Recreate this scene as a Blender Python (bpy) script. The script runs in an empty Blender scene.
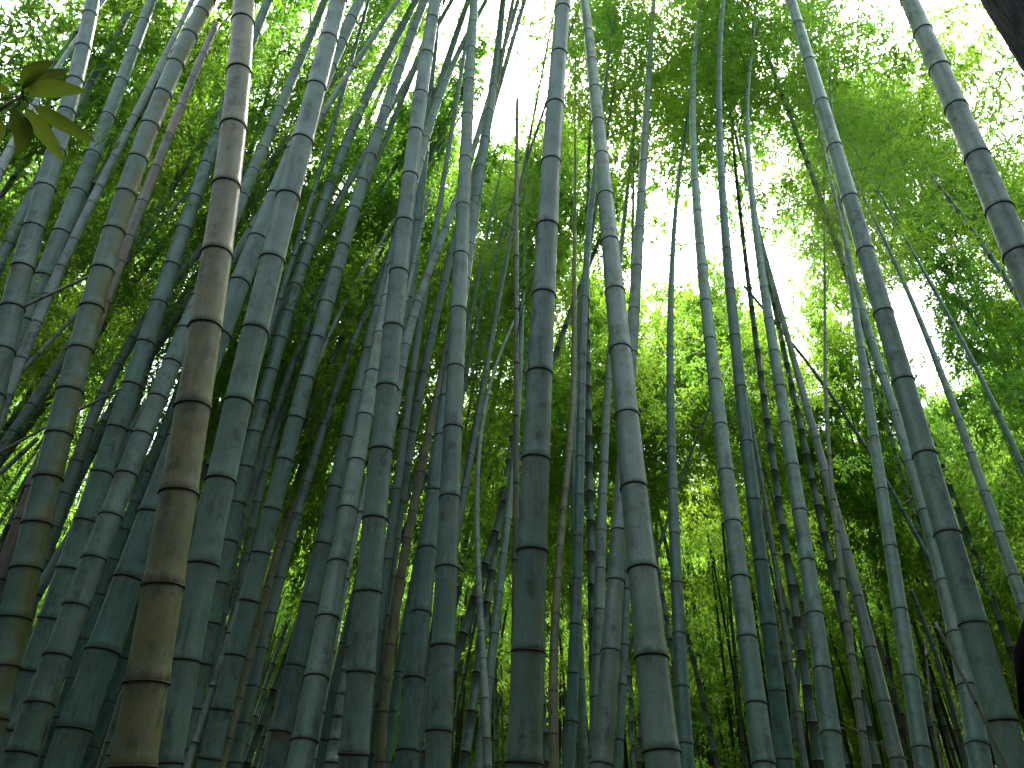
import bpy, math, random
import numpy as np
from mathutils import Vector, Matrix, Quaternion
R = math.radians
scene = bpy.context.scene
col = scene.collection
# ---------------------------------------------------------------- camera
F = 800.0; PITCH = R(32.0); CAMZ = 1.6; CX, CY = 512.0, 384.0
cd = bpy.data.cameras.new('camera'); cam = bpy.data.objects.new('camera', cd); col.objects.link(cam)
cam.location = (0, 0, CAMZ); cam.rotation_euler = (math.pi/2 + PITCH, 0, 0)
cd.sensor_width = 36; cd.lens = 36*F/1024; cd.clip_start = 0.05; cd.clip_end = 2000
scene.camera = cam
# ---------------------------------------------------------------- world, sun, exposure
SUN_EL, SUN_AZ = R(58), R(14)          # azimuth from straight ahead (+Y) towards +X
w = bpy.data.worlds.new('World'); scene.world = w; w.use_nodes = True
nt = w.node_tree; bg = nt.nodes['Background']
sky = nt.nodes.new('ShaderNodeTexSky'); sky.sky_type = 'NISHITA'; sky.sun_disc = False
sky.sun_elevation = SUN_EL; sky.sun_rotation = SUN_AZ
sky.air_density = 1.0; sky.dust_density = 4.0; sky.ozone_density = 1.0
hs = nt.nodes.new('ShaderNodeHueSaturation'); hs.inputs['Saturation'].default_value = .5      # bright hazy sky
tn = nt.nodes.new('ShaderNodeMix'); tn.data_type = 'RGBA'; tn.blend_type = 'MULTIPLY'; tn.inputs[0].default_value = 1; tn.inputs[7].default_value = (.91, 1.0, .94, 1)
nt.links.new(sky.outputs[0], hs.inputs['Color']); nt.links.new(hs.outputs[0], tn.inputs[6]); nt.links.new(tn.outputs[2], bg.inputs[0]); bg.inputs[1].default_value = 0.15
sl = bpy.data.lights.new('sun', 'SUN'); sl.energy = 3.5; sl.angle = R(10); sl.color = (1, .95, .86)
so = bpy.data.objects.new('sun', sl); col.objects.link(so)
sd = Vector((math.cos(SUN_EL)*math.sin(SUN_AZ), math.cos(SUN_EL)*math.cos(SUN_AZ), math.sin(SUN_EL)))
so.rotation_euler = sd.to_track_quat('Z', 'Y').to_euler(); so.location = (0, 0, 40)
scene.view_settings.view_transform = 'Standard'; scene.view_settings.look = 'None'
scene.view_settings.gamma = 1; scene.view_settings.exposure = 2.62
scene.render.engine = 'CYCLES'
scene.cycles.max_bounces = 8; scene.cycles.transmission_bounces = 6; scene.cycles.diffuse_bounces = 5
scene.cycles.use_denoising = True

# ---------------------------------------------------------------- helpers
def tag(o, label=None, cat=None, group=None, kind=None):
    if label: o['label'] = label
    if cat: o['category'] = cat
    if group: o['group'] = group
    if kind: o['kind'] = kind
    return o
def empty(name, loc=(0, 0, 0)):
    o = bpy.data.objects.new(name, None); o.empty_display_size = .1
    o.location = loc; col.objects.link(o); return o
def link(name, me, parent=None, loc=None, color=None):
    o = bpy.data.objects.new(name, me); col.objects.link(o)
    if parent is not None: o.parent = parent
    if loc is not None: o.location = loc
    if color is not None: o.color = (*color, 1)
    return o
def mesh_from(name, V, Fc, mats, smooth=True, midx=None, attrs=None):
    me = bpy.data.meshes.new(name)
    V = np.asarray(V, dtype=np.float32).reshape(-1, 3)
    lens = None
    if isinstance(Fc, np.ndarray):
        n, k = Fc.shape; flat = Fc.ravel(); lens = np.full(n, k)
    else:
        flat = np.array([i for f in Fc for i in f]); lens = np.array([len(f) for f in Fc]); n = len(Fc)
    me.vertices.add(len(V)); me.vertices.foreach_set('co', V.ravel())
    me.loops.add(len(flat)); me.loops.foreach_set('vertex_index', flat.astype(np.int32))
    me.polygons.add(n)
    st = np.concatenate([[0], np.cumsum(lens)[:-1]]).astype(np.int32)
    me.polygons.foreach_set('loop_start', st)
    for m in mats: me.materials.append(m)
    if midx is not None: me.polygons.foreach_set('material_index', np.asarray(midx, dtype=np.int32))
    me.update(calc_edges=True)
    me.polygons.foreach_set('use_smooth', np.full(n, smooth))
    if attrs:
        for k, a in attrs.items():
            at = me.attributes.new(k, 'FLOAT', 'POINT'); at.data.foreach_set('value', np.asarray(a, dtype=np.float32))
    me.validate(); return me
def lin(r, g, b):
    f = lambda c: ((c/255+.055)/1.055)**2.4 if c/255 > .04045 else c/255/12.92
    return (f(r), f(g), f(b))
class NT:
    def __init__(s, name):
        s.m = bpy.data.materials.new(name); s.m.use_nodes = True; s.t = s.m.node_tree
        s.t.nodes.clear(); s.out = s.n('ShaderNodeOutputMaterial')
    def n(s, typ, **kw):
        nd = s.t.nodes.new(typ)
        for k, v in kw.items(): setattr(nd, k, v)
        return nd
    def l(s, a, b): s.t.links.new(a, b)
    def noise(s, vec, scale, detail=3, rough=.55):
        nd = s.n('ShaderNodeTexNoise'); nd.inputs['Scale'].default_value = scale
        nd.inputs['Detail'].default_value = detail; nd.inputs['Roughness'].default_value = rough
        if vec is not None: s.l(vec, nd.inputs['Vector'])
        return nd.outputs['Fac']
    def ramp(s, fac, lo, hi, a=0., b=1.):
        nd = s.n('ShaderNodeMapRange'); nd.clamp = True
        nd.inputs[1].default_value = lo; nd.inputs[2].default_value = hi
        nd.inputs[3].default_value = a; nd.inputs[4].default_value = b
        s.l(fac, nd.inputs[0]); return nd.outputs[0]
    def mix(s, fac, a, b, mode='MIX'):
        nd = s.n('ShaderNodeMix', data_type='RGBA', blend_type=mode)
        for i, v in ((0, fac), (6, a), (7, b)):
            if isinstance(v, (int, float)): nd.inputs[i].default_value = v
            elif isinstance(v, tuple): nd.inputs[i].default_value = (*v, 1)
            else: s.l(v, nd.inputs[i])
        return nd.outputs[2]
    def math(s, op, a, b=None):
        nd = s.n('ShaderNodeMath', operation=op)
        for i, v in ((0, a), (1, b)):
            if v is None: continue
            if isinstance(v, (int, float)): nd.inputs[i].default_value = v
            else: s.l(v, nd.inputs[i])
        return nd.outputs[0]

def culm_material(name, moss=0.0, dirt=1.0, tan=0.0):
    s = NT(name)
    tc = s.n('ShaderNodeTexCoord').outputs['Object']
    oi = s.n('ShaderNodeObjectInfo')
    mp = s.n('ShaderNodeMapping'); mp.inputs['Scale'].default_value = (1, 1, .07); s.l(tc, mp.inputs[0])
    nd = s.n('ShaderNodeAttribute', attribute_name='below').outputs['Fac']   # metres below the node above
    na = s.n('ShaderNodeAttribute', attribute_name='above').outputs['Fac']   # metres above the node below
    c = oi.outputs['Color']
    streak = s.noise(mp.outputs[0], 90, 4)
    c = s.mix(s.ramp(streak, .35, .7, 0, .8), c, s.mix(.4, c, (.26, .31, .29)))
    big = s.noise(tc, 3.1, 4, .6)
    c = s.mix(s.ramp(big, .36, .64, 0, .75), c, s.mix(.6, c, (.03, .09, .07)))
    # waxy bloom just below each node, and a thin pale lip above it
    wn = s.math('MULTIPLY', s.ramp(nd, .0, .03, 1, 0), s.ramp(s.noise(tc, 14, 3), .35, .65, .05, .5))
    c = s.mix(wn, c, (.30, .34, .32))
    # grime: sooty mould in patches, strongest under the nodes
    g = s.noise(tc, 9, 5, .7); g2 = s.noise(mp.outputs[0], 26, 4, .7)
    gm = s.math('MULTIPLY', s.ramp(g, .48, .62), s.ramp(g2, .40, .58))
    gn = s.math('MULTIPLY', s.ramp(nd, .0, .16, .55, 0), s.ramp(s.noise(tc, 21, 4, .7), .42, .6))
    c = s.mix(s.math('MULTIPLY', s.math('MAXIMUM', gm, gn), .7*dirt), c, (.022, .03, .024))
    sp = s.noise(tc, 140, 2, .6)
    c = s.mix(s.ramp(sp, .58, .70, 0, .65*dirt), c, (.03, .04, .03))
    rust = s.math('MULTIPLY', s.ramp(s.noise(tc, 5.3, 3), .60, .72), s.ramp(nd, .02, .2, .7, 0))
    c = s.mix(rust, c, (.11, .055, .015))
    if moss:
        sx = s.n('ShaderNodeSeparateXYZ'); s.l(s.n('ShaderNodeNewGeometry').outputs['Normal'], sx.inputs[0])
        side = s.ramp(sx.outputs[0], .15, .85)
        m = s.math('MULTIPLY', side, s.ramp(s.noise(tc, 6, 5, .7), .40, .55))
        c = s.mix(s.math('MULTIPLY', m, moss), c, (.11, .11, .02))
    b = s.n('ShaderNodeBsdfPrincipled'); s.l(c, b.inputs['Base Color'])
    s.l(s.ramp(g, .3, .7, .30, .55), b.inputs['Roughness'])
    b.inputs['Specular IOR Level'].default_value = .45
    bp = s.n('ShaderNodeBump'); bp.inputs['Strength'].default_value = .25; bp.inputs['Distance'].default_value = .002
    s.l(streak, bp.inputs['Height']); s.l(bp.outputs[0], b.inputs['Normal'])
    s.l(b.outputs[0], s.out.inputs[0]); return s.m
def plain(name, color, rough=.8, var=.4, scale=20, spec=.3):
    s = NT(name); tc = s.n('ShaderNodeTexCoord').outputs['Object']
    dark = tuple(x*(1-var) for x in color)
    c = s.mix(s.ramp(s.noise(tc, scale, 4, .65), .35, .65), color, dark)
    b = s.n('ShaderNodeBsdfPrincipled'); s.l(c, b.inputs['Base Color']); b.inputs['Roughness'].default_value = rough
    b.inputs['Specular IOR Level'].default_value = spec
    s.l(b.outputs[0], s.out.inputs[0]); return s.m
def leaf_material(name, base, yel, trans, scale=.5):
    s = NT(name); geo = s.n('ShaderNodeNewGeometry'); oi = s.n('ShaderNodeObjectInfo')
    pos = geo.outputs['Position']
    n1 = s.noise(pos, scale, 3, .6)
    f = s.math('ADD', s.ramp(n1, .34, .68), s.ramp(oi.outputs['Random'], 0, 1, -.3, .35))
    f = s.ramp(f, 0, 1)
    n2 = s.noise(pos, 7, 2, .6)
    c = s.mix(f, base, yel)
    c = s.mix(s.ramp(n2, .3, .7, 0, .45), c, tuple(x*.55 for x in base))
    d = s.n('ShaderNodeBsdfPrincipled'); s.l(c, d.inputs['Base Color']); d.inputs['Roughness'].default_value = .5
    d.inputs['Specular IOR Level'].default_value = .35
    t = s.n('ShaderNodeBsdfTranslucent')
    tcx = s.mix(f, trans, (trans[0]*1.55, trans[1]*1.1, trans[2]*.75))
    s.l(tcx, t.inputs[0])
    m = s.n('ShaderNodeMixShader'); m.inputs[0].default_value = .6
    s.l(d.outputs[0], m.inputs[1]); s.l(t.outputs[0], m.inputs[2]); s.l(m.outputs[0], s.out.inputs[0]); return s.m

M_CULM = culm_material('culm_skin'); M_MOSS = culm_material('mossy_culm_skin', moss=.95, dirt=.7)
M_OLD = culm_material('old_culm_skin', moss=.5, dirt=1.0)
M_RING = plain('node_scar', (.045, .036, .031), .8, .5, 60)
M_TWIG = plain('twig_bark', (.10, .11, .06), .7)
M_DRY = plain('dry_twig', (.22, .20, .15), .7)
M_LEAF = leaf_material('bamboo_leaf', (.055, .13, .020), (.12, .17, .02), (.20, .45, .05))
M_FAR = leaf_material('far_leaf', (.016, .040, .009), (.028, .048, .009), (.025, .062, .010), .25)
M_BROAD = plain('broad_leaf_blade', (.055, .075, .015), .4, .35, 40, .5)
G = {'g': (.120, .198, .150), 'h': (.142, .200, .156), 'd': (.035, .060, .040), 't': (.215, .168, .062), 'p': (.24, .29, .26),
     'b': (.15, .092, .062), 'k': (.030, .034, .022), 'y': (.13, .135, .07), 's': (.050, .130, .098)}

CS, SN = math.cos(PITCH), math.sin(PITCH)
def ray(x, y):
    dx, dy = (x-CX)/F, (CY-y)/F
    return np.array([dx, CS-dy*SN, SN+dy*CS])
def project(p):
    x, y, z = p[0], p[1], p[2]-CAMZ
    zc = y*CS+z*SN; u = -y*SN+z*CS
    return (CX+F*x/zc, CY-F*u/zc, zc) if zc > .05 else (9999, 9999, zc)

# ---------------------------------------------------------------- bamboo culms from a curve
def frames(P):
    T = np.gradient(P, axis=0); T /= np.linalg.norm(T, axis=1)[:, None]
    A = np.cross(np.tile([0, 1., 0], (len(P), 1)), T); A /= np.linalg.norm(A, axis=1)[:, None]
    B = np.cross(T, A); return T, A, B
def tube_mesh(name, P, Rr, mat, sides=6, cap=True, midx=None, mats=None, attrs=None):
    P = np.asarray(P, float); Rr = np.asarray(Rr, float); n = len(P)
    T, A, B = frames(P)
    th = np.linspace(0, 2*math.pi, sides, endpoint=False)
    V = (P[:, None, :] + Rr[:, None, None]*(np.cos(th)[None, :, None]*A[:, None, :] + np.sin(th)[None, :, None]*B[:, None, :])).reshape(-1, 3)
    i = np.arange(n-1)[:, None]*sides; j = np.arange(sides)[None, :]; k = (j+1) % sides
    Fq = np.stack([i+j, i+k, i+sides+k, i+sides+j], -1).reshape(-1, 4)
    Fl = [tuple(q) for q in Fq]; mi = None
    if midx is not None: mi = list(np.repeat(midx[:n-1], sides))
    if cap:
        Fl.append(tuple(range(sides-1, -1, -1))); Fl.append(tuple(range((n-1)*sides, n*sides)))
        if mi is not None: mi += [0, 0]
    at = {k_: np.repeat(v, sides) for k_, v in attrs.items()} if attrs else None
    return mesh_from(name, V, Fl, mats or [mat], True, mi, at)
def culm_mesh(name, pos, rad, nodes, H, mat, sides=18, baked=lambda z: True, z0=-.15, coarse=False):
    """pos(z)->xyz, rad(z); nodes: sorted node heights. Node: scar band, ridge above, slight waist between."""
    zs, rr, mi, be, ab = [], [], [], [], []
    def add(z, f, m=0, b=9., a=9.):
        zs.append(z); rr.append(rad(z)*f); mi.append(m); be.append(b); ab.append(a)
    nd = [z for z in nodes if z0+.05 < z < H-.05]
    prev = z0; add(z0, 1.0)
    for zn in nd+[H]:
        L = zn-prev; r = rad(zn)
        e = min(.012+.12*r, L*.2)
        fr = (.25, .6, .85) if not coarse else (.5,)
        if prev != z0:
            if not coarse: add(prev+e*.5, 1.05, 0, L-e*.5, e*.5)
            add(prev+e*1.6, 1.0, 0, L-e*1.6, e*1.6)
        for f_ in fr: add(prev+L*f_, .985, 0, L*(1-f_), L*f_)
        if zn == H: add(H, 1., 0, 9, 9); break
        for q in ((.05, .02) if not coarse else ()):
            if q < L*.14: add(zn-q, .99, 0, q, L-q)
        h = max(.0035, .085*r) if not coarse else .011
        add(zn-h, 1.005, 1 if baked(zn) else 0, h, L)
        if baked(zn):
            add(zn-h*.9, 1.07, 1, 0, L); add(zn+h*.7, 1.06, 1, 9., 0); add(zn+h*.9, 1.03, 0, 9., 0)
        else:
            add(zn+h, 1.03, 0, 9., 0)
        prev = zn
    P = np.array([pos(z) for z in zs])
    return tube_mesh(name, P, rr, mat, sides, True, mi, [mat, M_RING], {'below': be, 'above': ab})
def ring_mesh():
    prof = [(.97, -.085), (1.055, -.078), (1.085, -.03), (1.08, .03), (1.05, .085), (.97, .09)]
    n, V, Fc = 22, [], []
    for r, z in prof:
        for i in range(n): V.append((r*math.cos(2*math.pi*i/n), r*math.sin(2*math.pi*i/n), z))
    for a in range(len(prof)-1):
        for i in range(n): Fc.append((a*n+i, a*n+(i+1) % n, (a+1)*n+(i+1) % n, (a+1)*n+i))
    return mesh_from('node_ring', V, Fc, [M_RING])
RING = ring_mesh()

# ---------------------------------------------------------------- crowns
def crown_meshes(seed, L=5.0, droop=.0, leafL=.085, leafW=.017, dens=1.0, spread=1.5, curve=None):
    """branches mesh and foliage mesh along the local axis 0..L (bent by droop)"""
    rg = np.random.RandomState(seed)
    ax = curve or (lambda z: np.array([droop*(max(z, 0)/L)**2.4*L*.5, 0, z - droop*(max(z, 0)/L)**3*L*.18]))
    bV, bF, LV = [], [], []
    def strip(pts, r0, r1):
        pts = np.array(pts); n = len(pts); T, A, B = frames(pts+np.linspace(0, 1e-4, n)[:, None])
        o = len(bV)
        for i in range(n):
            r = r0+(r1-r0)*i/(n-1)
            for k in range(3):
                a = 2.094*k; bV.append(pts[i]+r*(math.cos(a)*A[i]+math.sin(a)*B[i]))
        for i in range(n-1):
            for k in range(3): bF.append((o+i*3+k, o+i*3+(k+1) % 3, o+i*3+3+(k+1) % 3, o+i*3+3+k))
    z = 0.0; az = rg.rand()*6.28; leaves = []
    while z < L*.985:
        u = z/L
        for sgn in (0, 1):
            a = az+math.pi*.8*sgn+rg.randn()*.35
            lb = spread*(.55+.6*math.sin(math.pi*min(1, u*1.1+.22)))*(1-u)**.35*(.65+.6*rg.rand())
            el = .75-.35*u+rg.randn()*.15
            base = ax(z); d = np.array([math.cos(a)*math.cos(el), math.sin(a)*math.cos(el), math.sin(el)])
            p = base.copy(); pts = [p.copy()]; n = 8
            for i in range(n):
                d = d+np.array([0, 0, -.10-.05*rg.rand()])*(1.2/max(lb, .5))**.3+rg.randn(3)*.07; d /= np.linalg.norm(d)
                p = p+d*lb/n; pts.append(p.copy())
            strip(pts, .0045, .0012)
            nt_ = int(22*dens*(.5+lb/spread*.6))
            for q in range(nt_):
                f = .22+.78*rg.rand()**.8; x = f*n; i = min(n-1, int(x)); b = pts[i]+(pts[i+1]-pts[i])*(x-i)
                dd = rg.randn(3); dd[2] = dd[2]*.5-.15; dd /= np.linalg.norm(dd); lt = (.18+.30*rg.rand())
                m_ = b+dd*lt*.5; e = b+dd*lt+np.array([0, 0, -.25*lt])
                if q % 3 == 0: strip([b, m_, e], .0014, .0008)
                for c_ in (m_, (m_+e)/2, e):
                    for k in range(rg.randint(4, 7)): leaves.append((c_+rg.randn(3)*.03, dd))
        z += .20+.06*rg.rand(); az += 1.4+rg.randn()*.4
    n = len(leaves); base = np.array([l[0] for l in leaves]); dd = np.array([l[1] for l in leaves])
    d = dd*.6+rg.randn(n, 3)*.55; d[:, 2] -= .3; d /= np.linalg.norm(d, axis=1)[:, None]
    s = np.cross(d, rg.randn(n, 3)*.6+np.array([0, 0, 1.])); s /= np.linalg.norm(s, axis=1)[:, None]
    nn = np.cross(s, d); ll = leafL*(.65+.6*rg.rand(n))[:, None]; ww = leafW*(.7+.5*rg.rand(n))[:, None]
    V = np.stack([base, base+d*ll*.35+s*ww*.5+nn*ll*.03, base+d*ll+nn*ll*-.16, base+d*ll*.35-s*ww*.5+nn*ll*.03], 1).reshape(-1, 3)
    Fq = np.arange(n*4).reshape(-1, 4)
    return mesh_from('crown_branches', bV, bF, [M_TWIG]), mesh_from('crown_foliage', V, Fq, [M_LEAF], False)
CROWNS = [crown_meshes(11+i, 5.0, 0.0, dens=.6) for i in range(3)]

# ---------------------------------------------------------------- ground
def ground():
    n = 90; V = []; Fc = []
    xs = np.sign(np.linspace(-1, 1, n))*np.abs(np.linspace(-1, 1, n))**2*400
    ys = np.sign(np.linspace(-1, 1, n))*np.abs(np.linspace(-1, 1, n))**2*400
    for y in ys:
        for x in xs:
            d = math.hypot(x*.8, y); h = 24*max(0, min(1, (d-30)/45))**1.2 + .05*math.sin(x*1.3)*math.sin(y*1.1+.6)
            V.append((x, y, h))
    for j in range(n-1):
        for i in range(n-1): Fc.append((j*n+i, j*n+i+1, (j+1)*n+i+1, (j+1)*n+i))
    s = NT('leaf_litter'); pos = s.n('ShaderNodeNewGeometry').outputs['Position']
    c = s.mix(s.ramp(s.noise(pos, 9, 6, .75), .35, .65), (.028, .020, .011), (.085, .065, .035))
    c = s.mix(s.ramp(s.noise(pos, .6, 4), .45, .6), c, (.018, .022, .010))
    b = s.n('ShaderNodeBsdfPrincipled'); s.l(c, b.inputs['Base Color']); b.inputs['Roughness'].default_value = .9
    s.l(b.outputs[0], s.out.inputs[0])
    tag(link('ground', mesh_from('ground', V, Fc, [s.m])), 'dark forest floor covered in dry fallen bamboo leaves', 'ground', kind='structure')
ground()
def gz(x, y): return 24*max(0, min(1, (math.hypot(x*.8, y)-30)/45))**1.2
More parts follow.
